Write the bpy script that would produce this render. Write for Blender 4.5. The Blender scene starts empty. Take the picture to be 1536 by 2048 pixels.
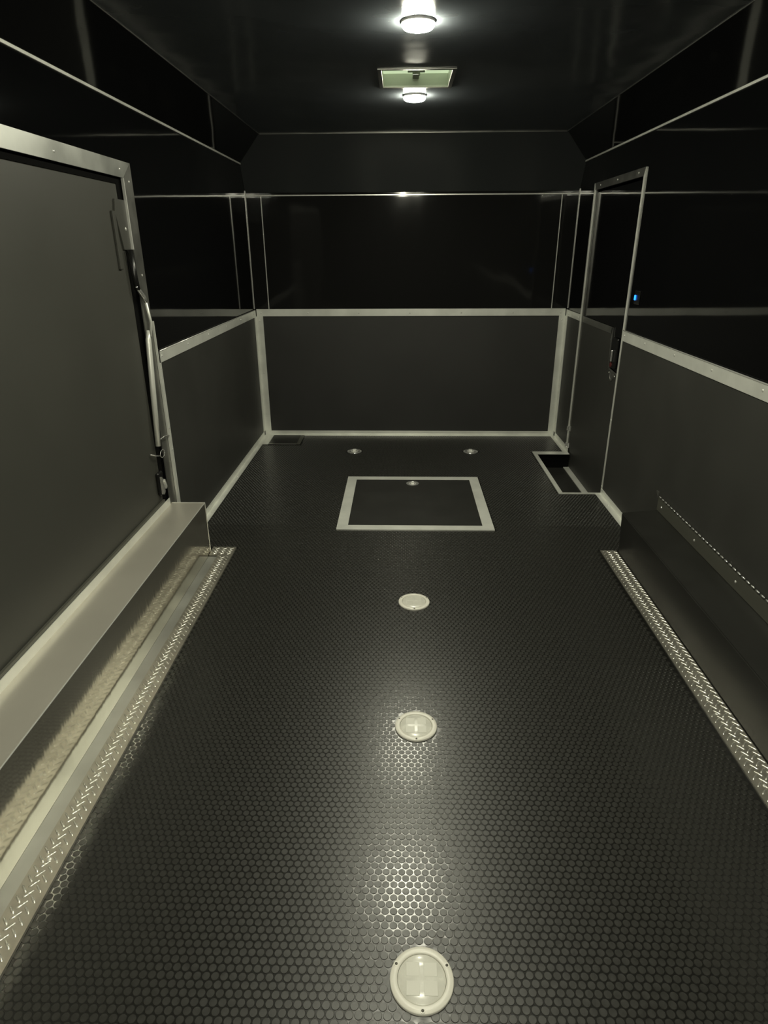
import bpy, bmesh, math
from mathutils import Vector, Matrix

# ------------------------------------------------------------------ camera, world, exposure
SC = bpy.context.scene
COL = SC.collection
F_PX, PITCH, YAW, ROLL = 1263.33, 0.39713, 0.02757, -0.00498
CAM = Vector((-0.069, 0.0, 1.4604))
fw = Vector((-math.sin(YAW) * math.cos(PITCH), math.cos(YAW) * math.cos(PITCH), -math.sin(PITCH)))
rt = Vector((math.cos(YAW), math.sin(YAW), 0))
up = rt.cross(fw)
r2 = math.cos(ROLL) * rt + math.sin(ROLL) * up
u2 = -math.sin(ROLL) * rt + math.cos(ROLL) * up
cam_data = bpy.data.cameras.new('camera')
cam = bpy.data.objects.new('camera', cam_data)
COL.objects.link(cam)
mw = Matrix((r2, u2, -fw)).transposed().to_4x4()
mw.translation = CAM
cam.matrix_world = mw
cam_data.sensor_fit = 'HORIZONTAL'
cam_data.sensor_width = 36.0
cam_data.lens = F_PX / 1536.0 * 36.0
cam_data.clip_start = 0.02
SC.camera = cam

world = bpy.data.worlds.new('world')
SC.world = world
world.use_nodes = True
world.node_tree.nodes['Background'].inputs[0].default_value = (0.35, 0.45, 0.35, 1)
world.node_tree.nodes['Background'].inputs[1].default_value = 0.0
SC.view_settings.view_transform = 'Standard'
SC.view_settings.look = 'None'
SC.view_settings.gamma = 1
SC.view_settings.use_curve_mapping = False
SC.view_settings.exposure = 0.0
LAMP_STRENGTH = 380.0
LAMP_COLOR = (0.98, 0.96, 0.76, 1)

# ------------------------------------------------------------------ room measures (metres)
HW = 1.22            # half width
YF, YB = 5.167, -2.6  # front wall, rear wall
ZC, ZA, CV = 2.18, 2.01, 0.17   # ceiling, cove foot, cove size
RAIL = 1.01


# ------------------------------------------------------------------ materials
def mat(name, color, rough=0.5, metal=0.0, spec=0.5, ior=None, emit=None, estr=0, wave=None,
        noise=None, trans=0, brushed=None, coat=0):
    m = bpy.data.materials.new(name)
    m.use_nodes = True
    nt = m.node_tree
    b = nt.nodes['Principled BSDF']
    b.inputs['Base Color'].default_value = (*color, 1)
    b.inputs['Roughness'].default_value = rough
    b.inputs['Metallic'].default_value = metal
    b.inputs['Specular IOR Level'].default_value = spec
    if ior: b.inputs['IOR'].default_value = ior
    if trans: b.inputs['Transmission Weight'].default_value = trans
    if coat:
        b.inputs['Coat Weight'].default_value = coat
        b.inputs['Coat Roughness'].default_value = 0.03
    if emit:
        b.inputs['Emission Color'].default_value = (*emit, 1)
        b.inputs['Emission Strength'].default_value = estr
    tc = nt.nodes.new('ShaderNodeTexCoord')
    geo = nt.nodes.new('ShaderNodeNewGeometry')
    last = None
    for (scale, dist, stretch) in (wave or []):
        mp = nt.nodes.new('ShaderNodeMapping')
        mp.inputs['Scale'].default_value = stretch
        nt.links.new(geo.outputs['Position'], mp.inputs['Vector'])
        n = nt.nodes.new('ShaderNodeTexNoise')
        n.inputs['Scale'].default_value = scale
        n.inputs['Detail'].default_value = 1.0
        nt.links.new(mp.outputs[0], n.inputs['Vector'])
        bp = nt.nodes.new('ShaderNodeBump')
        bp.inputs['Strength'].default_value = 1.0
        bp.inputs['Distance'].default_value = dist
        nt.links.new(n.outputs[0], bp.inputs['Height'])
        if last: nt.links.new(last.outputs[0], bp.inputs['Normal'])
        last = bp
    if last: nt.links.new(last.outputs[0], b.inputs['Normal'])
    if noise:       # (scale, rough lo, rough hi, value lo, value hi)
        sc, lo, hi, v0, v1 = noise
        mp = nt.nodes.new('ShaderNodeMapping')
        mp.inputs['Scale'].default_value = brushed or (1, 1, 1)
        nt.links.new(geo.outputs['Position'], mp.inputs['Vector'])
        n = nt.nodes.new('ShaderNodeTexNoise')
        n.inputs['Scale'].default_value = sc
        n.inputs['Detail'].default_value = 4.0
        nt.links.new(mp.outputs[0], n.inputs['Vector'])
        mr = nt.nodes.new('ShaderNodeMapRange')
        mr.inputs['From Min'].default_value = 0.3; mr.inputs['From Max'].default_value = 0.7
        mr.inputs['To Min'].default_value = lo; mr.inputs['To Max'].default_value = hi
        nt.links.new(n.outputs[0], mr.inputs['Value'])
        nt.links.new(mr.outputs[0], b.inputs['Roughness'])
        cr = nt.nodes.new('ShaderNodeValToRGB')
        cr.color_ramp.elements[0].position = 0.3; cr.color_ramp.elements[1].position = 0.7
        cr.color_ramp.elements[0].color = (*[c * v0 for c in color], 1)
        cr.color_ramp.elements[1].color = (*[c * v1 for c in color], 1)
        nt.links.new(n.outputs[0], cr.inputs['Fac'])
        nt.links.new(cr.outputs[0], b.inputs['Base Color'])
    return m


M = {}
M['gloss'] = mat('gloss_black_panel', (0.004, 0.0042, 0.0045), 0.045, ior=1.5,
                 wave=[(1.7, 0.0012, (1, 1, 1)), (6, 0.00012, (1, 1, 1))])
M['ceil'] = mat('ceiling_gloss_black_hazed', (0.100, 0.112, 0.125), 0.17, ior=1.5,  # paler and bluer than black: lens haze round the lamps put into colour
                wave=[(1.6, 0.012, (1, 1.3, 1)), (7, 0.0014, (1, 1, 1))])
M['front_gloss'] = mat('front_gloss_black', (0.011, 0.011, 0.011), 0.08, ior=1.35,
                       wave=[(2.2, 0.004, (1.5, 1, 0.7)), (9, 0.0003, (1, 1, 1))])
M['matte'] = mat('satin_black_lower_panel', (0.044, 0.044, 0.040), 0.5,
                 noise=(3.0, 0.46, 0.56, 0.92, 1.08))
M['slope'] = mat('front_slope_black', (0.028, 0.031, 0.032), 0.2, ior=1.4, wave=[(1.6, 0.012, (1, 1, 1))])
M['matte_front'] = mat('satin_black_front_panel', (0.032, 0.032, 0.031), 0.5,
                    noise=(3.0, 0.46, 0.56, 0.92, 1.08))
M['door_mat'] = mat('satin_charcoal_door_skin', (0.062, 0.062, 0.054), 0.46,
                    noise=(2.0, 0.45, 0.52, 0.94, 1.06))
M['door_gloss'] = mat('gloss_black_door', (0.004, 0.004, 0.0045), 0.06, ior=1.45,
                      wave=[(3.0, 0.0015, (1, 1, 1))])
M['coin'] = mat('rubber_coin_top', (0.022, 0.022, 0.019), 0.36, spec=0.8, noise=(60, 0.33, 0.40, 0.85, 1.15))
M['rubber'] = mat('rubber_floor_base', (0.010, 0.010, 0.009), 0.23, spec=1.0, wave=[(45, 0.0006, (1, 1, 1))])
M['hatchmat'] = mat('black_hatch_board', (0.022, 0.022, 0.020), 0.45, noise=(5, 0.42, 0.5, 0.9, 1.1))
M['alu'] = mat('mill_aluminium', (0.93, 0.94, 0.88), 0.31, 0.38, noise=(9, 0.28, 0.38, 0.92, 1.05))
M['alu_mid'] = mat('brushed_aluminium', (0.52, 0.53, 0.50), 0.34, 0.7, noise=(6, 0.28, 0.42, 0.85, 1.1))
M['alu_dark'] = mat('dull_aluminium', (0.34, 0.34, 0.32), 0.36, 0.85, noise=(9, 0.3, 0.42, 0.85, 1.1))
M['bright'] = mat('bright_aluminium_edge', (0.92, 0.92, 0.88), 0.25, 0.45)
M['sheet'] = mat('smooth_aluminium_sheet', (0.70, 0.67, 0.58), 0.13, 0.93,
                 noise=(3, 0.09, 0.14, 0.93, 1.05), brushed=(6, 0.4, 6),
                 wave=[(50, 0.0004, (1, 1, 0.22))])
M['sheet_top'] = mat('satin_aluminium_sheet', (0.62, 0.59, 0.52), 0.34, 0.55,
                     noise=(3, 0.32, 0.42, 0.95, 1.05))
M['tread'] = mat('tread_plate_aluminium', (0.46, 0.44, 0.38), 0.36, 0.75,
                 noise=(20, 0.30, 0.40, 0.85, 1.08))
M['bar'] = mat('polished_raised_bar', (0.93, 0.91, 0.83), 0.24, 0.8)
M['boxblack'] = mat('satin_black_wheel_box', (0.020, 0.020, 0.018), 0.34, spec=0.35,
                    noise=(4, 0.3, 0.4, 0.8, 1.2))
M['flange'] = mat('grey_painted_flange', (0.12, 0.12, 0.10), 0.35, 0.3)
M['chrome'] = mat('chrome', (0.9, 0.9, 0.88), 0.16, 0.8)
M['blackplastic'] = mat('black_plastic', (0.01, 0.01, 0.01), 0.25)
M['seal'] = mat('black_rubber_seal', (0.003, 0.003, 0.003), 0.9, spec=0.1)
M['cream'] = mat('cream_white_plastic', (0.80, 0.78, 0.70), 0.30, spec=0.5)
M['lens'] = mat('frosted_cream_lens', (0.70, 0.69, 0.62), 0.18, coat=0.3,
                noise=(40, 0.15, 0.3, 0.9, 1.05))
M['lens_pad'] = mat('frosted_lens_darker_square', (0.64, 0.63, 0.56), 0.35)
M['screw'] = mat('polished_screw', (0.92, 0.92, 0.88), 0.2, 0.5)
M['screw_hole'] = mat('screw_recess', (0.16, 0.155, 0.13), 0.4, 0.6)
M['ventframe'] = mat('vent_white_plastic', (0.72, 0.74, 0.66), 0.35)
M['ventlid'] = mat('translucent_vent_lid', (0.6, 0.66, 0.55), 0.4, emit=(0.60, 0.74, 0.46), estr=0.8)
M['ventcrank'] = mat('vent_crank_grey', (0.25, 0.27, 0.22), 0.4)
M['red'] = mat('dark_red_spot', (0.10, 0.025, 0.025), 0.2)
M['blue'] = mat('blue_lit_rocker', (0.0, 0.05, 0.3), 0.3, emit=(0.02, 0.22, 1.0), estr=3.0)
M['lamp'] = mat('lit_lamp_lens', (0.9, 0.9, 0.9), 0.3, emit=LAMP_COLOR[:3], estr=LAMP_STRENGTH)
M['lampring'] = mat('white_lamp_rim', (0.8, 0.8, 0.78), 0.3)
M['reveal'] = mat('bare_jamb', (0.02, 0.02, 0.02), 0.3)
M['ply'] = mat('structure_core', (0.02, 0.02, 0.02), 0.6)


# ------------------------------------------------------------------ helpers
def link(o, parent=None):
    COL.objects.link(o)
    if parent is not None:
        o.parent = parent
    return o


def props(o, label=None, cat=None, group=None, kind=None):
    if label: o['label'] = label
    if cat: o['category'] = cat
    if group: o['group'] = group
    if kind: o['kind'] = kind
    return o


def root(name, loc, label, cat, group=None, kind=None):
    o = bpy.data.objects.new(name, None)
    o.empty_display_size = 0.05
    o.location = loc
    o['ox'] = list(loc)
    link(o)
    return props(o, label, cat, group, kind)


def origin(o):
    return Vector(o['ox']) if 'ox' in o else Vector((0, 0, 0))


def obj(name, bm, m, parent=None, loc=None, smooth=False, label=None):
    """world-coordinate bmesh -> one mesh object (parts share their thing's origin)"""
    base = origin(parent) if parent is not None else Vector(loc or (0, 0, 0))
    bmesh.ops.recalc_face_normals(bm, faces=bm.faces)
    bm.transform(Matrix.Translation(-base))
    me = bpy.data.meshes.new(name)
    bm.to_mesh(me); bm.free()
    for mm in (m if isinstance(m, (list, tuple)) else [m]):
        me.materials.append(mm)
    if smooth:
        for p in me.polygons: p.use_smooth = True
    o = bpy.data.objects.new(name, me)
    o['ox'] = list(base)
    link(o, parent)
    if parent is None: o.location = base
    if label: o['label'] = label
    return o


def box(bm, x0, x1, y0, y1, z0, z1, bev=0.0):
    vs = [bm.verts.new((x, y, z)) for x in (x0, x1) for y in (y0, y1) for z in (z0, z1)]
    fs = [(0, 1, 3, 2), (4, 6, 7, 5), (0, 4, 5, 1), (2, 3, 7, 6), (0, 2, 6, 4), (1, 5, 7, 3)]
    faces = [bm.faces.new([vs[i] for i in f]) for f in fs]
    if bev > 0:
        es = list({e for f in faces for e in f.edges})
        bmesh.ops.bevel(bm, geom=es, offset=bev, segments=1, affect='EDGES', profile=0.5)
    return bm


def prism(bm, pts, axis, a0, a1):
    """extrude a polygon: axis 'y' -> pts are (x,z); 'x' -> (y,z); 'z' -> (x,y)"""
    def P(p, a):
        return {'y': (p[0], a, p[1]), 'x': (a, p[0], p[1]), 'z': (p[0], p[1], a)}[axis]
    A = [bm.verts.new(P(p, a0)) for p in pts]
    B = [bm.verts.new(P(p, a1)) for p in pts]
    bm.faces.new(A); bm.faces.new(B[::-1])
    n = len(pts)
    for i in range(n):
        bm.faces.new((A[i], B[i], B[(i + 1) % n], A[(i + 1) % n]))
    return bm


def cyl(bm, c, axis, r, h, seg=24, r2=None):
    """cylinder from c along axis for length h"""
    ax = Vector(axis).normalized()
    q = Vector((0, 0, 1)).rotation_difference(ax).to_matrix().to_4x4()
    mtx = Matrix.Translation(Vector(c) + ax * (h / 2)) @ q
    bmesh.ops.create_cone(bm, cap_ends=True, segments=seg, radius1=r, radius2=r if r2 is None else r2,
                          depth=h, matrix=mtx)
    return bm


def lathe(bm, c, prof, seg=48, axis=(0, 0, 1)):
    """profile [(radius, height)] revolved about axis at c"""
    q = Vector((0, 0, 1)).rotation_difference(Vector(axis).normalized()).to_matrix()
    rings = []
    for r, h in prof:
        if r < 1e-6:
            rings.append([bm.verts.new(Vector(c) + q @ Vector((0, 0, h)))])
        else:
            rings.append([bm.verts.new(Vector(c) + q @ Vector((r * math.cos(2 * math.pi * k / seg),
                                                                r * math.sin(2 * math.pi * k / seg), h)))
                          for k in range(seg)])
    for a, b in zip(rings, rings[1:]):
        for k in range(seg):
            k2 = (k + 1) % seg
            if len(a) == 1 and len(b) == 1: continue
            if len(a) == 1: bm.faces.new((a[0], b[k], b[k2]))
            elif len(b) == 1: bm.faces.new((a[k], a[k2], b[0]))
            else: bm.faces.new((a[k], a[k2], b[k2], b[k]))
    return bm


def tube(bm, pts, r, seg=10):
    pts = [Vector(p) for p in pts]
    rings = []
    for i, p in enumerate(pts):
        d = (pts[min(i + 1, len(pts) - 1)] - pts[max(i - 1, 0)]).normalized()
        a = d.orthogonal().normalized() if i == 0 else (rings_a - d * rings_a.dot(d)).normalized()
        rings_a = a
        b = d.cross(a)
        rr = r[i] if isinstance(r, (list, tuple)) else r
        rings.append([bm.verts.new(p + (a * math.cos(t) + b * math.sin(t)) * rr)
                      for t in [2 * math.pi * k / seg for k in range(seg)]])
    for A, B in zip(rings, rings[1:]):
        for k in range(seg):
            bm.faces.new((A[k], A[(k + 1) % seg], B[(k + 1) % seg], B[k]))
    bm.faces.new(rings[0][::-1]); bm.faces.new(rings[-1])
    return bm


NB = bmesh.new
_screw_mesh = {}


def screw(parent, pos, axis, r=0.0055, m=None, name='screw'):
    """domed screw head with a recess; mesh shared between alike heads"""
    key = (round(r, 4), (m or M['screw']).name)
    if key not in _screw_mesh:
        bm = lathe(NB(), (0, 0, 0), [(r, 0), (r, 0.0008), (r * .85, 0.0018), (r * .5, 0.0027), (0, 0.0030)], 12)
        me = bpy.data.meshes.new(name)
        bm.to_mesh(me); bm.free()
        me.materials.append(m or M['screw'])
        for p in me.polygons: p.use_smooth = True
        _screw_mesh[key] = me
    o = bpy.data.objects.new(name, _screw_mesh[key])
    o.location = Vector(pos) - origin(parent)
    o.rotation_mode = 'QUATERNION'
    o.rotation_quaternion = Vector((0, 0, 1)).rotation_difference(Vector(axis))
    link(o, parent)
    return o


TRIM_N = [0]


def trim(label, boxes, m=None, screws=(), bev=0.0006, lip=None):
    """a metal strip of the setting with its screws; lip = extra bright folded edge boxes"""
    TRIM_N[0] += 1
    bm = NB()
    for b in boxes: box(bm, *b, bev)
    b0 = boxes[0]
    loc = ((b0[0] + b0[1]) / 2, (b0[2] + b0[3]) / 2, b0[4])
    o = obj('trim_%d' % TRIM_N[0], bm, m or M['alu'], loc=loc)
    props(o, label, 'metal trim', kind='structure')
    for pos, ax in screws: screw(o, pos, ax)
    if lip:
        obj('folded_lip', tube(NB(), [((lip[0] + lip[1]) / 2, y, lip[4] + .001) for y in (lip[2], (lip[2] + lip[3]) / 2, lip[3])], .0033, 12), M['screw'], o, smooth=True, label='bright folded edge of the strip')
    return o


# ================================================================== SETTING
T = 0.04
# ---- side walls (upper gloss sheet, openings for the doors)
bm = NB()
DL0, DL1, DLT = 0.95, 2.90, 1.726       # left door opening
box(bm, -HW - T, -HW, YB, DL0, 0, ZA)
box(bm, -HW - T, -HW, DL1, YF, 0, ZA)
box(bm, -HW - T, -HW, DL0, DL1, DLT, ZA)
box(bm, -HW - T, -HW, DL0, DL1, 0, 0.285)
wl = obj('wall_left', bm, M['gloss'], loc=(-HW - T / 2, 1.3, 0))
props(wl, 'glossy black left side wall of the trailer', 'wall', kind='structure')
bm = NB()
DR0, DR1, DRT = 3.826, 4.728, 1.80        # right door opening
box(bm, HW, HW + T, YB, DR0, 0, ZA)
box(bm, HW, HW + T, DR1, YF, 0, ZA)
box(bm, HW, HW + T, DR0, DR1, DRT, ZA)
wr = obj('wall_right', bm, M['gloss'], loc=(HW + T / 2, 1.3, 0))
props(wr, 'glossy black right side wall of the trailer', 'wall', kind='structure')
# lower satin panels are boards of their own screwed onto the walls
PT = 0.004
def lower(parent, x0, x1, y0, y1, z0, z1):
    obj('lower_panel', box(NB(), x0, x1, y0, y1, z0, z1, 0.0005), M['matte'], parent, label='satin black lower wall panel')
lower(wl, -HW, -HW + PT, 3.03, YF - 0.003, 0.0, RAIL - 0.02)
lower(wr, HW - PT, HW, 4.735, YF - 0.003, 0.0, RAIL - 0.02)
lower(wr, HW - PT, HW, YB, 3.795, 0.0, RAIL - 0.02)
# ---- front wall: lower satin, upper gloss leaning slightly, then a sloped top panel
bm = NB()
prism(bm, [(YF, 0), (YF + 0.05, 0), (YF + 0.05, ZC + .02), (YF - 0.20, ZC), (YF - 0.012, 1.83), (YF - 0.012, 1.80), (YF, 1.0)],
      'x', -HW, HW)
wf = obj('wall_front', bm, M['front_gloss'], loc=(0, YF, 0))
props(wf, 'black front wall at the far end, glossy above and satin below its rail', 'wall', kind='structure')
obj('sloped_panel', prism(NB(), [(YF - .0125, 1.832), (YF - .2, ZC - .0005), (YF - .203, ZC - .0005), (YF - .0155, 1.832)], 'x', -HW + .001, HW - .001),
    M['slope'], wf, label='sloped black panel leaning from the front wall to the ceiling')
obj('lower_panel', box(NB(), -HW + PT, HW - PT, YF - PT, YF, 0, RAIL - 0.02, 0.0005), M['matte_front'], wf,
    label='satin black lower wall panel')
wb = obj('wall_back', box(NB(), -HW, HW, YB - 0.05, YB, 0, ZC), M['matte'], loc=(0, YB, 0))
props(wb, 'closed rear ramp door wall behind the viewpoint', 'wall', kind='structure')

# ---- ceiling with 45 degree coves and a hole for the vent
VX0, VX1, VY0, VY1 = -0.168, 0.157, 3.31, 3.65
bm = NB()
CT = 0.03
box(bm, -HW + CV, VX0, YB, YF - .2, ZC, ZC + CT)
box(bm, VX1, HW - CV, YB, YF - .2, ZC, ZC + CT)
box(bm, VX0, VX1, YB, VY0, ZC, ZC + CT)
box(bm, VX0, VX1, VY1, YF - .2, ZC, ZC + CT)
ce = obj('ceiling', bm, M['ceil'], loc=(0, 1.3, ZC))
props(ce, 'glossy black ceiling sheet with two round lamps and a roof vent', 'ceiling', kind='structure')
for s, nm in ((-1, 'left'), (1, 'right')):
    bm = prism(NB(), [(s * HW, ZA), (s * (HW - CV), ZC), (s * (HW - CV), ZC + .03), (s * (HW + .03), ZA + .0)],
               'y', YB, YF)
    obj('cove_panel', bm, M['gloss'], ce, label='slanted glossy black cove panel along the %s side' % nm)

# ---- floor with an opening for the step well
WX0, WX1, WY0, WY1, WD = 0.965, HW, 3.81, 4.665, 0.115
bm = NB()
FT = 0.03
box(bm, -HW, WX0, YB, YF, -FT, 0)
box(bm, WX0, HW, YB, WY0, -FT, 0)
box(bm, WX0, HW, WY1, YF, -FT, 0)
fl = obj('floor', bm, M['rubber'], loc=(0, 1.3, 0))
props(fl, 'black rubber floor of raised round coins', 'floor', kind='structure')

# coins: hex packed raised discs
PIT, ROW, CR, CH = 0.0198, 0.01715, 0.0091, 0.0011
holes_c = [(-0.0046, 2.4418, .070), (-0.0124, 1.6503, .070), (-0.0165, 0.8675, .070),
           (-0.425, 4.69, .060), (0.473, 4.695, .060)]
HX0, HX1, HY0, HY1 = -0.4265, 0.459, 3.217, 4.0975
coins = []
j = 0
y = 0.30
while y < YF - 0.035:
    off = (j % 2) * PIT / 2
    n0 = int(-1.2 / PIT) - 1
    for i in range(n0, -n0 + 1):
        x = i * PIT + off
        lim_l = -0.93 if y < 2.98 else -1.185
        lim_r = 0.968 if y < 2.98 else 1.185
        if x - CR < lim_l or x + CR > lim_r: continue
        if HX0 - CR < x < HX1 + CR and HY0 - CR < y < HY1 + CR: continue
        if x > 0.945 - CR and 3.795 - CR < y < 4.69 + CR: continue
        if x < -0.874 + CR and y > 4.858 - CR: continue
        if any((x - a) ** 2 + (y - b) ** 2 < (r + CR * .4) ** 2 for a, b, r in holes_c): continue
        coins.append((x, y))
    j += 1
    y += ROW
# nearest coins in view become parts of their own
def in_view(x, y, z=0.0):
    d = Vector((x, y, z)) - CAM
    k = d.dot(fw)
    if k < 0.05: return None
    px = 768 + F_PX * d.dot(r2) / k
    py = 1024 - F_PX * d.dot(u2) / k
    if -8 < px < 1544 and -8 < py < 2056: return k
    return None
vis = sorted([(in_view(*c), c) for c in coins if in_view(*c)], key=lambda t: t[0])[:300]
near = {c for _, c in vis}
coin_me = bpy.data.meshes.new('coin')
bm = lathe(NB(), (0, 0, 0), [(CR, 0), (CR - .0008, CH), (0, CH)], 16)
bmesh.ops.recalc_face_normals(bm, faces=bm.faces)
bm.to_mesh(coin_me); bm.free()
coin_me.materials.append(M['coin'])
fo = origin(fl)
for x, y in sorted(near, key=lambda c: (c[1], c[0])):
    o = bpy.data.objects.new('coin', coin_me)
    o.location = Vector((x, y, 0)) - fo
    link(o, fl)
verts, faces = [], []
for (x, y) in coins:
    if (x, y) in near: continue
    seg = 14 if y < 2.0 else (10 if y < 3.3 else 8)
    b = len(verts)
    cs = [(math.cos(2 * math.pi * k / seg), math.sin(2 * math.pi * k / seg)) for k in range(seg)]
    verts += [(x + CR * c, y + CR * s, 0) for c, s in cs]
    verts += [(x + (CR - .0008) * c, y + (CR - .0008) * s, CH) for c, s in cs]
    faces += [(b + k, b + (k + 1) % seg, b + seg + (k + 1) % seg, b + seg + k) for k in range(seg)]
    faces.append(tuple(range(b + seg, b + 2 * seg)))
me = bpy.data.meshes.new('coin_field')
me.from_pydata([(a - fo.x, b_ - fo.y, c - fo.z) for a, b_, c in verts], [], faces)
me.materials.append(M['coin'])
cf = bpy.data.objects.new('coin_field', me)
cf['kind'] = 'stuff'
link(cf, fl)

# ================================================================== TRIMS
ns = [(( -HW + .0087, y, .987), (1, 0, 0)) for y in (3.047, 3.447, 3.84, 4.25, 4.66, 5.06)]
trim('long aluminium rail screwed along the top of the left lower panel',
     [(-HW + PT, -HW + .009, 3.03, YF - .014, 0.957, RAIL)], screws=ns,
     lip=(-HW + PT - .001, -HW + .013, 3.03, YF - .018, RAIL, RAIL + .003))
rs = [((HW - .0087, y, .986), (-1, 0, 0)) for y in (3.76, 3.437, 3.044, 2.659, 2.259, 1.86, 1.46, 1.06)]
trim('long aluminium rail screwed along the top of the right lower panel, near the camera',
     [(HW - .009, HW - PT, YB + .02, 3.795, 0.953, RAIL)], screws=rs,
     lip=(HW - .013, HW - PT + .001, YB + .02, 3.795, RAIL, RAIL + .003))
trim('short aluminium rail between the right doorway and the front corner',
     [(HW - .009, HW - PT, 4.735, YF - .014, 0.965, RAIL)],
     screws=[((HW - .0087, 4.80, .985), (-1, 0, 0)), ((HW - .0087, 5.08, .985), (-1, 0, 0))])
trim('wide aluminium rail across the front wall above the lower panel',
     [(-HW + .014, HW - .014, YF - .010, YF - PT, 0.962, 1.016)],
     screws=[((x, YF - .0098, .985), (0, -1, 0)) for x in (-1.17, -.8, -.4, 0, .4, .8, 1.168)])
trim('aluminium angle standing in the left front corner below the rail',
     [(-HW + .009, -HW + .062, YF - .0095, YF - PT, 0.036, .962), (-HW + PT, -HW + .0095, YF - .055, YF - .0095, 0.036, .957)],
     screws=[((-1.185, YF - .0093, .52), (0, -1, 0)), ((-1.185, YF - .0093, .93), (0, -1, 0))])
trim('aluminium angle standing in the right front corner below the rail',
     [(HW - .060, HW - .0095, YF - .0095, YF - PT, 0.036, .962), (HW - .0095, HW - PT, YF - .055, YF - .0095, 0.036, .965)],
     screws=[((1.185, YF - .0093, .93), (0, -1, 0))])
trim('bright aluminium skirting angle along the foot of the front wall',
     [(-HW + .009, HW - .009, YF - .0095, YF - PT, 0.003, .036), (-HW + .009, HW - .009, YF - .04, YF - .0095, 0.0, .003)])
trim('aluminium skirting angle along the foot of the left wall beyond the wheel box',
     [(-HW + PT, -HW + .0095, 2.96, YF - .041, 0.003, .036), (-HW + PT, -HW + .042, 2.96, YF - .041, 0.0, .003)],
     screws=[((-1.195, y, .003), (0, 0, 1)) for y in (3.45, 4.1, 4.75)])
trim('aluminium skirting angle beside the right doorway, near the wheel box',
     [(HW - .0095, HW - PT, 2.99, 3.80, 0.003, .036), (HW - .045, HW - PT, 2.99, 3.80, 0.0, .003)],
     screws=[((1.2, 3.6, .003), (0, 0, 1))])
trim('short aluminium skirting angle in the right front corner',
     [(HW - .0095, HW - PT, 4.69, YF - .041, 0.003, .036), (HW - .042, HW - PT, 4.69, YF - .041, 0.0, .003)])
# thin mouldings on the upper front wall
yu = YF - .012
trim('thin bright moulding across the whole upper front wall',
     [(-HW + .002, HW - .002, yu - .008, yu + .001, 1.8085, 1.8165)], M['bright'])
def slanted(label, x, w, z0, z1):
    TRIM_N[0] += 1
    ya = lambda z: YF - .012 * (z - 1.0) / .8 if z < 1.8 else YF - .012 - .188 * max(0, (z - 1.83)) / .35
    zs = [z0, 1.8, 1.83, z1] if z1 > 1.83 else [z0, z1]
    pts = [(ya(z) - .006, z) for z in zs] + [(ya(z), z) for z in reversed(zs)]
    o = obj('trim_%d' % TRIM_N[0], prism(NB(), pts, 'x', x - w / 2, x + w / 2), M['bright'], loc=(x, YF, z0))
    props(o, label, 'metal trim', kind='structure')
slanted('thin upright moulding on the upper front wall, near its left corner', -1.106, .006, 1.017, 1.807)
slanted('thin upright moulding on the upper front wall, near its right corner', 1.096, .006, 1.017, 1.807)
trim('thin upright moulding in the left upper corner of the front wall',
     [(-HW, -HW + .005, YF - .022, YF - .013, 1.018, 1.94)], M['bright'])
trim('thin upright moulding in the right upper corner of the front wall',
     [(HW - .005, HW, YF - .022, YF - .013, 1.018, 1.96)], M['bright'])
trim('thin crosswise moulding where the front wall meets the ceiling',
     [(-HW + CV + .004, HW - CV - .004, YF - .210, YF - .204, ZC - .005, ZC - .0002)], M['alu_dark'])
trim('long thin moulding at the foot of the left cove',
     [(-HW + .0002, -HW + .007, YB + .02, YF - .03, ZA - .006, ZA + .004)], M['alu'])
trim('long thin moulding at the foot of the right cove',
     [(HW - .007, HW - .0002, YB + .02, YF - .03, ZA - .006, ZA + .004)], M['alu'])
trim('long thin moulding between the left cove and the ceiling',
     [(-HW + CV - .001, -HW + CV + .003, YB + .02, YF - .21, ZC - .003, ZC - .0002)], M['alu_dark'])
trim('long thin moulding between the right cove and the ceiling',
     [(HW - CV - .003, HW - CV + .001, YB + .02, YF - .21, ZC - .003, ZC - .0002)], M['alu_dark'])

# ================================================================== LEFT SIDE DOOR
d1 = root('door_1', (-HW - .03, 1.9, .285), 'big satin charcoal side escape door in the left wall', 'door', kind='structure')
bm = box(NB(), -HW - .034, -HW - .012, DL0 + .045, 2.853, .315, 1.702, .002)
obj('door_leaf', bm, M['door_mat'], d1, label='satin charcoal door leaf')
bm = NB()
box(bm, -HW - T, -HW - .012, DL0, DL1, 1.7035, DLT)
box(bm, -HW - T, -HW - .012, 2.8545, DL1, .285, 1.7035)
box(bm, -HW - T, -HW - .012, DL0, DL0 + .0435, .285, 1.7035)
obj('door_seal', bm, M['seal'], d1)
def dframe(name, pts, m):
    return obj(name, prism(NB(), pts, 'x', -HW, -HW + .004), m, d1)
fr = dframe('head_flange', [(DL0 - .06, 1.728), (2.902, 1.728), (2.992, 1.790), (DL0 - .06, 1.790)], M['alu_mid'])
fr['label'] = 'broad bright aluminium strip over the door'
for y in (2.875, 2.349, 1.85, 1.35):
    screw(fr, (-HW + .004, y, 1.757), (1, 0, 0))
fr2 = dframe('jamb_flange', [(2.902, 1.727), (2.992, 1.789), (2.992, 1.153), (2.983, 1.153), (2.983, .037), (2.925, .037), (2.925, .283), (2.902, .283)], M['alu_dark'])
for z in (1.718, 1.35):
    screw(fr2, (-HW + .004, 2.956, z), (1, 0, 0))
obj('jamb_edge', box(NB(), -HW - .006, -HW + .0055, 2.898, 2.9045, 1.455, 1.728, .0005), M['bright'], d1,
    label='thin bright edge of the door jamb')
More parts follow.
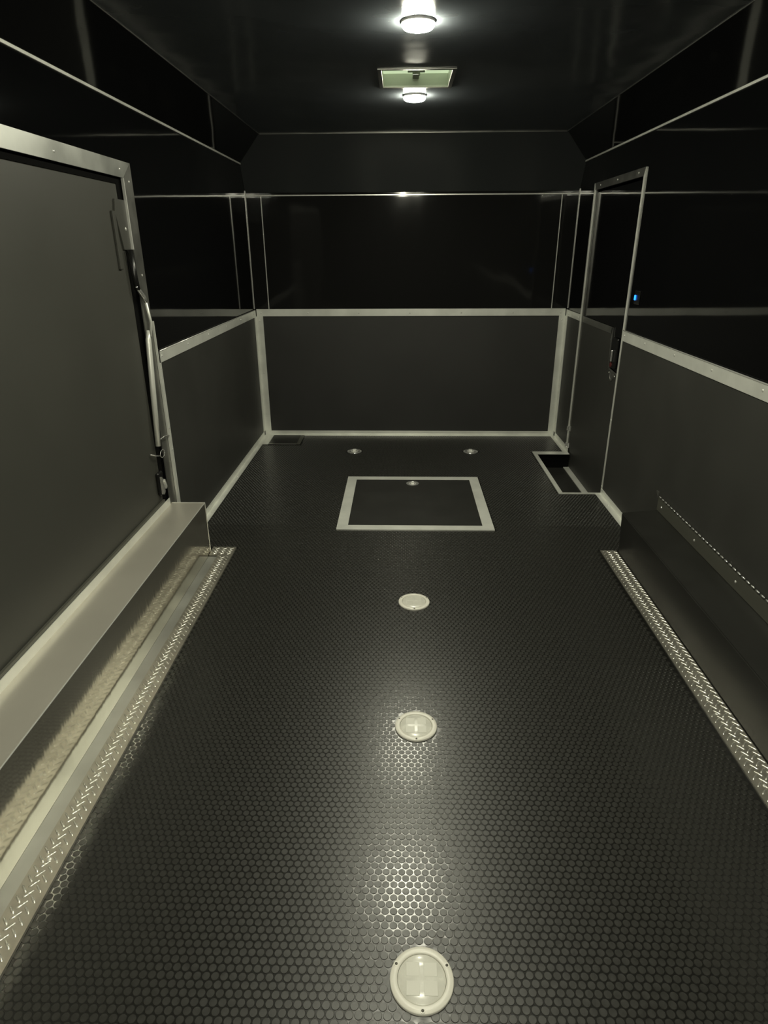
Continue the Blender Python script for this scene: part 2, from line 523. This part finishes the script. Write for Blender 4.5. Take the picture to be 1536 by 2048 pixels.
obj('rear_jamb_flange', prism(NB(), [(DL0 - .06, .32), (DL0, .32), (DL0, 1.727), (DL0 - .06, 1.727)], 'x', -HW, -HW + .004), M['alu'], d1)
# hinge plate and hold bar
hp = obj('hinge_plate', prism(NB(), [(2.785, 1.60), (2.80, 1.645), (2.895, 1.645), (2.895, 1.455), (2.825, 1.455)], 'x',
                              -HW - .0115, -HW - .004), M['door_mat'], d1, label='charcoal plate with one shiny screw')
screw(hp, (-HW - .004, 2.868, 1.535), (1, 0, 0), .007)
obj('hinge_spine', box(NB(), -HW - .012, -HW - .001, 2.755, 2.783, 1.38, 1.60, .002), M['door_mat'], d1)
obj('strut_body', tube(NB(), [(-HW + .008, 2.845, 1.455), (-HW + .010, 2.858, 1.33), (-HW + .012, 2.86, 1.295)], .012, 12), M['blackplastic'], d1, smooth=True)
bm = tube(NB(), [(-HW + .012, 2.85, 1.31), (-HW + .016, 2.875, 1.285), (-HW + .018, 2.90, 1.262), (-HW + .018, 2.915, 1.24)], [.006, .010, .011, .007], 10)
obj('strut_joint', bm, M['chrome'], d1, smooth=True, label='chrome elbow joint of the hold bar')
bm = tube(NB(), [(-HW + .018, 2.915, 1.24), (-HW + .018, 2.945, 1.15), (-HW + .014, 2.93, 1.09)], .006, 10)
obj('strut_rod', bm, M['alu'], d1, smooth=True)
bm = tube(NB(), [(-HW + .014, 2.905, 1.12), (-HW + .014, 2.893, 1.08), (-HW + .012, 2.865, .85), (-HW + .010, 2.838, .60)], [.006, .013, .013, .012], 12)
obj('strut_tube', bm, M['alu'], d1, smooth=True, label='pale aluminium tube of the hold bar')
bm = tube(NB(), [(-HW + .012, 2.85, .625), (-HW + .024, 2.90, .632), (-HW + .022, 2.95, .622), (-HW + .013, 2.985, .61)], .0025, 6)
obj('wire_loop', bm, M['chrome'], d1, smooth=True)
pts = [(-HW + .014, 2.865 + .028 * math.cos(a), .555 + .018 * math.sin(a)) for a in [k * math.pi / 6 for k in range(12)]]
bm = tube(NB(), pts + [pts[0]], .002, 6)
tube(bm, [(-HW - .006, 2.77, .578), (-HW + .006, 2.81, .56), (-HW + .010, 2.838, .552)], .003, 6)
obj('keeper_ring', bm, M['chrome'], d1, smooth=True)
# chrome slam latch near the foot of the door
lt = obj('slam_latch', box(NB(), -HW - .012, -HW + .006, 2.80, 2.855, .36, .475, .006), M['blackplastic'], d1,
         label='black slam latch with polished bolt')
bm = prism(NB(), [(2.812, .455), (2.825, .44), (2.832, .375), (2.815, .365)], 'x', -HW + .006, -HW + .016)
obj('latch_bolt', bm, M['chrome'], lt)
bm = prism(NB(), [(2.828, .43), (2.838, .435), (2.853, .395), (2.842, .385)], 'x', -HW + .006, -HW + .020)
obj('latch_lever', bm, M['screw'], lt)
# tall angle where the lower panel starts
trim('tall aluminium angle between the left door and the lower wall panel',
     [(-HW + .0045, -HW + .0075, 2.992, 3.03, .037, .9565), (-HW + .0045, -HW + .014, 2.984, 2.992, .037, 1.15), (-HW + .0045, -HW + .0075, 2.992, 3.008, 1.018, 1.15)], M['alu'],
     screws=[((-HW + .007, 3.01, y), (1, 0, 0)) for y in (.93, .64, .53)])

# ================================================================== RIGHT DOOR
d2 = root('door_2', (HW + .03, 4.27, -WD), 'narrow glossy black entry door in the right wall over the step well', 'door', kind='structure')
obj('door_leaf', box(NB(), HW + .012, HW + .036, DR0 + .008, DR1 - .008, -WD + .008, DRT - .01, .002), M['door_gloss'], d2,
    label='glossy black door leaf')
fr = obj('head_flange', prism(NB(), [(3.795, 1.845), (4.755, 1.845), (4.733, 1.803), (3.819, 1.803)], 'x', HW - .004, HW), M['alu_dark'], d2)
for y in (3.906, 4.271, 4.62): screw(fr, (HW - .004, y, 1.825), (-1, 0, 0))
fr = obj('near_jamb_flange', prism(NB(), [(3.795, 1.844), (3.818, 1.802), (3.818, 0.0), (3.795, 0.0)], 'x', HW - .006, HW), M['alu'], d2)
for z in (.05, .48): screw(fr, (HW - .006, 3.807, z), (-1, 0, 0))
fr = obj('far_jamb_flange', prism(NB(), [(4.755, 1.844), (4.734, 1.802), (4.734, 0.004), (4.755, .004)], 'x', HW - .006, HW), M['alu'], d2)
obj('jamb_lining', box(NB(), HW, HW + .011, 4.716, 4.7275, -WD + .002, 1.7995), M['alu_dark'], d2)
for z in (.16, .03):
    bm = cyl(NB(), (HW + .004, 4.715, z), (0, 0, 1), .008, .035, 12)
    cyl(bm, (HW - .010, 4.735, z), (0, 0, 1), .007, .035, 12)
    obj('hinge', bm, M['chrome'], d2, smooth=False)
# kick panel with notch for the latch
kx0, kx1 = HW + .006, HW + .012
bm = prism(NB(), [(4.71, -WD + .008), (3.838, -WD + .008), (3.838, .744), (4.005, .755), (4.032, 1.0), (4.71, 1.0)][::1], 'x', kx0, kx1)
kp = obj('kick_panel', bm, M['matte'], d2, label='satin black lower door panel notched round the handle')
for p in ((4.64, .98), (4.36, .98), (4.07, .98), (4.04, .93), (4.02, .78), (3.995, .735), (3.885, .73)):
    screw(kp, (kx0, p[0], p[1]), (-1, 0, 0), .005)
bm = NB()
box(bm, kx0 - .003, kx0, 4.03, 4.71, .962, 1.002)
prism(bm, [(4.005, .76), (4.02, .76), (4.045, 1.0), (4.031, 1.0)], 'x', kx0 - .003, kx0)
prism(bm, [(3.838, .741), (4.01, .752), (4.01, .762), (3.838, .751)], 'x', kx0 - .003, kx0)
obj('edge_strip', bm, M['alu_dark'], d2)
# round escutcheon under the notch
obj('escutcheon', lathe(NB(), (kx0, 3.94, .725), [(.034, 0), (.034, .003), (.026, .004), (.024, .002), (0, .002)], 24, (-1, 0, 0)), M['alu_dark'], d2)
h = obj('door_handle', box(NB(), HW - .006, HW + .012, 3.875, 3.985, .775, .95, .006), M['blackplastic'], d2,
        label='black paddle handle housing')
obj('lever', box(NB(), HW - .018, HW - .006, 3.925, 3.94, .81, .88, .004), M['chrome'], h)
obj('red_spot', lathe(NB(), (HW - .006, 3.945, .79), [(.016, 0), (.016, .004), (.010, .007), (0, .008)], 16, (-1, 0, 0)), M['red'], h,  # small red disc added for a reddish spot on the handle
    label='dark red spot')
obj('sill_strip', box(NB(), HW - .034, HW + .012, WY0, WY1, -WD + .001, -WD + .006), M['alu'], d2, label='dull aluminium strip at the door foot')

# switch with blue light
sw = root('rocker_switch', (HW - .001, 3.66, 1.16), 'small black switch glowing blue beside the right door frame', 'switch')
obj('switch_plate', box(NB(), HW - .006, HW, 3.62, 3.70, 1.165, 1.235, .002), M['blackplastic'], sw)
obj('lit_rocker', box(NB(), HW - .011, HW - .006, 3.672, 3.692, 1.185, 1.212, .003), M['blue'], sw, label='glowing blue rocker')

# ================================================================== STEP WELL
st = root('step_well', (1.09, 4.24, -WD), 'sunken black entry step before the right door with aluminium edging', 'step')
bm = NB()
box(bm, WX0 + .001, HW + .011, WY0 + .001, WY1 - .001, -WD - .02, -WD)
obj('step_tread', bm, M['hatchmat'], st)
obj('step_side', box(NB(), WX0 + .001, WX0 + .006, WY0 + .001, WY1 - .001, -WD, -.003), M['seal'], st)
obj('step_riser', box(NB(), WX0 + .007, HW - .001, WY1 - .006, WY1 - .001, -WD, -.003), M['seal'], st)
obj('step_riser', box(NB(), WX0 + .007, HW - .001, WY0 + .001, WY0 + .006, -WD, -.003), M['seal'], st)
for nm, pts in (('edge_trim', [(.944, 3.793), (.944, 4.692), (.972, 4.655), (.972, 3.812)]),
                ('edge_trim', [(.9445, 4.6925), (1.215, 4.6925), (1.215, 4.63), (.9725, 4.63), (.9725, 4.6555)]),
                ('edge_trim', [(.9445, 3.7925), (.9725, 3.8115), (1.215, 3.8115), (1.215, 3.7925)])):
    obj(nm, prism(NB(), pts, 'z', .0002, .0042), M['alu'], st)

# ================================================================== FLOOR HATCH
ht = root('floor_hatch', (.016, 3.657, 0), 'square black floor hatch in a flat aluminium frame', 'hatch')
obj('hatch_board', box(NB(), HX0 + .05, HX1 - .05, HY0 + .05, HY1 - .05, .0005, .0035, .001), M['hatchmat'], ht)
a, w, v = .0005, .062, .058
for pts in ([(HX0, HY0), (HX0 + w, HY0 + v), (HX0 + w, HY1 - v), (HX0, HY1)],
            [(HX1, HY0), (HX1, HY1), (HX1 - w, HY1 - v), (HX1 - w, HY0 + v)],
            [(HX0 + .0008, HY0), (HX1 - .0008, HY0), (HX1 - w, HY0 + v - .0006), (HX0 + w, HY0 + v - .0006)],
            [(HX0 + .0008, HY1), (HX0 + w, HY1 - v + .0006), (HX1 - w, HY1 - v + .0006), (HX1 - .0008, HY1)]):
    obj('frame_strip', prism(NB(), pts, 'z', a, .0055), M['alu'], ht)
bm = lathe(NB(), (.013, 3.965, .0035), [(.042, 0), (.042, .003), (.034, .0035), (.031, .001), (0, .001)], 28)
rg = obj('lift_ring_cup', bm, M['chrome'], ht, smooth=False, label='small chrome lift ring cup')
bm = lathe(NB(), (.013, 3.965, .0065), [(.017, -.002), (.021, 0), (.025, -.002), (.021, -.004), (.017, -.002)], 24)
box(bm, .001, .025, 3.955, 3.972, .005, .012, .001)
obj('lift_ring', bm, M['bright'], rg)

# ================================================================== TIE-DOWN RINGS
def dring(x, y, label):
    r = root('tie_down_ring', (x, y, 0), label, 'tie-down', 'recessed tie-down rings before the front wall')
    obj('cup', lathe(NB(), (x, y, .0002), [(.056, 0), (.056, .003), (.050, .0045), (.044, .003), (.040, .0010), (0, .0008)], 32), M['chrome'], r, smooth=True)
    bm = lathe(NB(), (x, y - .004, .007), [(.022, 0), (.026, .003), (.030, 0), (.026, -.003), (.022, 0)], 24)
    obj('ring', bm, M['bright'], r)
    obj('ring_clip', box(NB(), x - .012, x + .012, y + .010, y + .034, .001, .013, .002), M['bright'], r)
    for s in (-1, 1): screw(r, (x + s * .049, y, .0044), (0, 0, 1), .005)
dring(-.425, 4.69, 'small round chrome tie-down ring in the floor, nearer the left front corner')
dring(.473, 4.695, 'small round chrome tie-down ring in the floor, nearer the step well')

# ================================================================== ROUND FLOOR COVERS
def puck(x, y, label, rot=0):
    r = root('floor_cover', (x, y, 0), label, 'floor cover', 'round cream floor covers along the middle')
    obj('rim', lathe(NB(), (x, y, .0002), [(.069, 0), (.069, .005), (.0675, .0066), (.0545, .0078), (.0530, .0066), (.0528, .0045)], 72), M['cream'], r, smooth=True)
    ln = obj('lens', lathe(NB(), (x, y, 0), [(.0522, .002), (.0522, .0052), (.050, .0062), (.025, .0070), (0, .0072)], 72), M['lens'], r, smooth=True)
    for sx in (-1, 1):
        for sy in (-1, 1):
            o = obj('square_cell', box(NB(), x + sx * .0045, x + sx * .034, y + sy * .0045, y + sy * .034, .0060, .0068 + .0006, .0006) if sx * sy > 0
                    else box(NB(), min(x + sx * .0045, x + sx * .034), max(x + sx * .0045, x + sx * .034), min(y + sy * .0045, y + sy * .034), max(y + sy * .0045, y + sy * .034), .0060, .0074, .0006),
                    M['lens_pad'], ln)
    for a in (-90 + rot, 27 + rot, 152 + rot):
        px, py = x + .0625 * math.cos(math.radians(a)), y + .0625 * math.sin(math.radians(a))
        obj('screw_boss', lathe(NB(), (px, py, .0068), [(.0055, 0), (.0053, .0013), (.0033, .0014), (.0032, .0004), (0, .0004)], 16), M['cream'], r, smooth=False)
        screw(r, (px, py, .0072), (0, 0, 1), .0030, M['screw_hole'])
puck(-.0165, .8675, 'round cream floor cover closest to the camera, three screws in its rim')
puck(-.0124, 1.6503, 'round cream floor cover in the middle of the row of three')
puck(-.0046, 2.4418, 'round cream floor cover farthest from the camera, before the hatch')

# ================================================================== CORNER TRAY
tr = root('corner_lid', (-1.03, 5.01, 0), 'low dark rectangular lid with metal edging in the left front corner', 'lid')
obj('lid_board', box(NB(), -1.13, -.905, 4.885, 5.115, .003, .006, .001), M['boxblack'], tr)
for b, m in (((-1.175, -1.131, 4.859, 5.124, .003, .0075), M['alu']), ((-1.130, -.905, 4.859, 4.884, .003, .0075), M['alu_dark']),
             ((-.904, -.874, 4.859, 5.124, .003, .0075), M['flange']), ((-1.130, -.905, 5.1155, 5.124, .003, .0075), M['flange'])):
    obj('edge_strip', box(NB(), *b, .001), m, tr)

# ================================================================== WHEEL BOXES
LX, LZ, LY1 = -1.05, .28, 2.92
wbx = root('wheel_box', (-1.13, 1.2, 0), 'shiny bare aluminium wheel box along the left door', 'wheel box')
bm = NB()
box(bm, LX - .002, LX, -1.2, LY1, -.0, LZ - .002)
obj('side_sheet', bm, M['sheet'], wbx, label='mirror-like aluminium side')
box(bm := NB(), -HW + .001, LX, -1.2, LY1, LZ - .002, LZ)
obj('top_sheet', bm, M['sheet_top'], wbx, label='satin aluminium top')
box(bm := NB(), -HW + .001, LX - .002, LY1 - .002, LY1, 0, LZ - .002)
obj('end_sheet', bm, M['sheet'], wbx)
bm = NB()
box(bm, LX - .001, LX + .0016, -1.2, LY1 + .002, LZ - .0012, LZ + .0012)
box(bm, -HW + .001, LX, LY1 - .001, LY1 + .0018, LZ - .001, LZ + .0015)
box(bm, LX - .001, LX + .0016, LY1 - .001, LY1 + .0018, .003, LZ - .0013)
obj('edge_bead', bm, M['bright'], wbx, label='bright folded edge')
bm = box(NB(), -HW + .0005, -HW + .004, -1.2, 2.90, LZ, LZ + .034)
obj('wall_flange', bm, M['alu'], wbx, label='bright upstand against the door sill')
obj('sill_seal', box(NB(), -HW - .010, -HW - .0005, DL0 + .05, 2.85, LZ + .006, LZ + .046), M['flange'], wbx)
box(bm := NB(), LX + .0005, -1.0036, -1.2, 2.872, .0005, .002)
obj('floor_flange', bm, M['alu_mid'], wbx, label='smooth aluminium flange on the floor')

rb = root('wheel_box', (1.13, 1.2, 0), 'satin black wheel box along the right wall', 'wheel box')
RXb, RXt, RZ, RZw, RY1 = 1.056, 1.042, .228, .245, 2.945
bm = NB()
prism(bm, [(RXb, 0), (RXt, RZ), (HW - PT - .002, RZw), (HW - PT - .002, 0)], 'y', -1.2, RY1)
bmesh.ops.bevel(bm, geom=[e for e in bm.edges if abs(e.verts[0].co.z - RZ) < 1e-4 and abs(e.verts[1].co.z - RZ) < 1e-4], offset=.004, segments=3, affect='EDGES')
obj('box_shell', bm, M['boxblack'], rb)
fp = obj('wall_flap', prism(NB(), [(HW - PT - .003, RZw + .002), (HW - PT - .006, RZw + .002), (HW - PT - .006, .318), (HW - PT - .003, .318)],
                            'y', -1.2, RY1), M['flange'], rb, label='olive grey upright strip against the wall')
for y in (2.894, 2.519, 2.15, 1.78, 1.4): screw(fp, (HW - PT - .006, y, .278), (-1, 0, 0), .006)
bm = NB()
y = 2.93
while y > .3:
    lathe(bm, (HW - PT - .009, y - .024, .322), [(0, 0), (.0022, .0008), (.0034, .005), (.0039, .012), (.0034, .019), (.0022, .0232), (0, .024)], 10, (0, 1, 0))
    y -= .034
obj('hinge_knuckles', bm, M['chrome'], rb, smooth=True, label='row of small bright hinge knuckles')
obj('end_tab', prism(NB(), [(2.95, .30), (2.985, .335), (2.955, .335)], 'x', HW - PT - .006, HW - PT - .001), M['alu_dark'], rb)

# ================================================================== TREAD PLATES
bar_me = bpy.data.meshes.new('raised_bar')
bm = NB()
L2, W2, HB = .0145, .0034, .0024
base = [(-L2, 0), (-L2 * .6, -W2), (L2 * .6, -W2), (L2, 0), (L2 * .6, W2), (-L2 * .6, W2)]
lo = [bm.verts.new((x, y, 0)) for x, y in base]
mi = [bm.verts.new((x * .9, y * .68, HB * .68)) for x, y in base]
hi = [bm.verts.new((x * .74, y * .22, HB)) for x, y in base]
bm.faces.new(hi)
for p, q in ((lo, mi), (mi, hi)):
    for k in range(6): bm.faces.new((p[k], p[(k + 1) % 6], q[(k + 1) % 6], q[k]))
for f in bm.faces: f.smooth = True
bm.to_mesh(bar_me)
bar_geo = ([tuple(v.co) for v in bm.verts], [[v.index for v in f.verts] for f in bm.faces])
bm.verts.index_update()
bar_geo = ([tuple(v.co) for v in bm.verts], [[v.index for v in f.verts] for f in bm.faces])
bm.free()
bar_me.materials.append(M['bar'])
def tread_plate(label, poly, rects, ztop, screws, x_phase, mirror):
    bm = prism(NB(), poly, 'z', .0003 if ztop < .01 else .001, ztop)
    cx = sum(p[0] for p in poly) / len(poly)
    o = obj('tread_plate', bm, M['tread'], loc=(cx, 1.5, 0))
    props(o, label, 'tread plate')
    og = origin(o)
    spots = []
    for (x0, x1, y0, y1) in rects:
        nj = int((y1 - y0) / .0135)
        for jj in range(nj + 1):
            yy = y1 - .010 - jj * .0135
            k = 0
            while True:
                xx = x0 + x_phase + k * .0366 + (.0183 if jj % 2 else 0)
                k += 1
                if xx > x1 - .0065: break
                if xx < x0 + .008 or yy < y0 + .008: continue
                spots.append((xx, yy, (1 if jj % 2 else -1) * mirror))
    sp = sorted([s for s in spots if in_view(s[0], s[1])], key=lambda s: in_view(s[0], s[1]))[:300]
    keep = set(sp)
    for (xx, yy, s) in sp:
        b = bpy.data.objects.new('raised_bar', bar_me)
        b.location = Vector((xx, yy, ztop)) - og
        b.rotation_euler = (0, 0, s * math.radians(45))
        link(b, o)
    V, Fc = [], []
    for (xx, yy, s) in spots:
        if (xx, yy, s) in keep: continue
        b0 = len(V)
        ca, sa = math.cos(s * math.pi / 4), math.sin(s * math.pi / 4)
        V += [(xx + x * ca - y * sa - og.x, yy + x * sa + y * ca - og.y, ztop + z - og.z) for x, y, z in bar_geo[0]]
        Fc += [[b0 + i for i in f] for f in bar_geo[1]]
    if V:
        me = bpy.data.meshes.new('raised_bars')
        me.from_pydata(V, [], Fc)
        me.materials.append(M['bar'])
        for p in me.polygons: p.use_smooth = True
        q = bpy.data.objects.new('raised_bars', me)
        q['kind'] = 'stuff'
        link(q, o)
    for (x, y) in screws: screw(o, (x, y, ztop), (0, 0, 1), .0055)
    return o
PZ = .010
tread_plate('L-shaped aluminium tread plate strip along the left wheel box',
            [(-.928, -1.2), (-.928, 2.972), (LX - .0, 2.972), (LX, 2.925), (LX + .003, 2.925), (LX + .003, 2.880), (-1.003, 2.880), (-1.003, -1.2)],
            [(-1.000, -.942, .2, 2.87), (-1.05, -.934, 2.885, 2.972)], PZ,
            [(-.965, 1.412), (-.967, 1.132), (-.965, 2.0), (-.965, 2.6)], .012, 1)
tread_plate('straight aluminium tread plate strip along the right wheel box',
            [(.970, -1.2), (.970, 2.974), (1.0525, 2.974), (1.0525, -1.2)],
            [(.976, 1.050, .2, 2.974)], .004,
            [(1.005, 2.525), (1.005, 1.804), (1.003, 1.728), (1.000, 1.42), (1.003, 2.2)], .0125, -1)

# ================================================================== CEILING LAMPS
def lamp(x, y, label):
    r = root('ceiling_lamp', (x, y, ZC), label, 'ceiling lamp', 'round ceiling lamps in a row')
    obj('lamp_base', lathe(NB(), (x, y, ZC), [(.060, 0), (.060, .007), (.057, .009), (.050, .009)], 40, (0, 0, -1)), M['lampring'], r, smooth=True)
    obj('lamp_lens', lathe(NB(), (x, y, ZC), [(.0555, .0092), (.0555, .016), (.050, .022), (.035, .026), (0, .028)], 40, (0, 0, -1)), M['lamp'], r, smooth=True,
        label='glowing domed lens')
    return r
lamp(-.016, 2.67, 'lit round ceiling lamp at the top of the picture, nearer the camera than the vent')
lamp(-.006, 3.83, 'lit round ceiling lamp just beyond the roof vent')
lamp(-.020, 1.60, 'first round ceiling lamp above the viewpoint, out of the picture')
lamp(-.020, .55, 'second round ceiling lamp above and behind the viewpoint')
lamp(-.020, -.55, 'third round ceiling lamp behind the viewpoint')
lamp(-.020, -1.65, 'round ceiling lamp nearest the rear door')

# ================================================================== ROOF VENT
vt = root('roof_vent', (-.005, 3.48, ZC), 'square roof vent with translucent green white lid', 'roof vent')
bm = NB()
th = .006
VH = .055
for b in ((VX0, VX0 + th, VY0, VY1), (VX1 - th, VX1, VY0, VY1), (VX0 + th, VX1 - th, VY0, VY0 + th), (VX0 + th, VX1 - th, VY1 - th, VY1)):
    box(bm, *b, ZC, ZC + VH)
obj('shaft', bm, M['ventframe'], vt)
bm = NB()
for b in ((VX0 - .012, VX0 + th, VY0 - .012, VY1 + .012), (VX1 - th, VX1 + .012, VY0 - .012, VY1 + .012),
          (VX0 + th, VX1 - th, VY0 - .012, VY0 + th), (VX0 + th, VX1 - th, VY1 - th, VY1 + .012)):
    box(bm, *b, ZC - .0035, ZC - .0002, .0008)
obj('vent_frame', bm, M['alu_dark'], vt)
obj('vent_lid', box(NB(), VX0, VX1, VY0, VY1, ZC + VH, ZC + VH + .004), M['ventlid'], vt, label='pale green lit translucent lid')
bm = NB()
box(bm, -.020, .010, VY0 + .05, VY1 - th, ZC + VH - .022, ZC + VH - .010)
cyl(bm, (-.005, 3.50, ZC + .018), (0, 0, 1), .018, .03, 16)
box(bm, -.045, .035, 3.49, 3.51, ZC + .03, ZC + .038)
obj('crank', bm, M['ventcrank'], vt)

# anything not needed after building
for o in bpy.data.objects:
    if 'ox' in o: del o['ox']
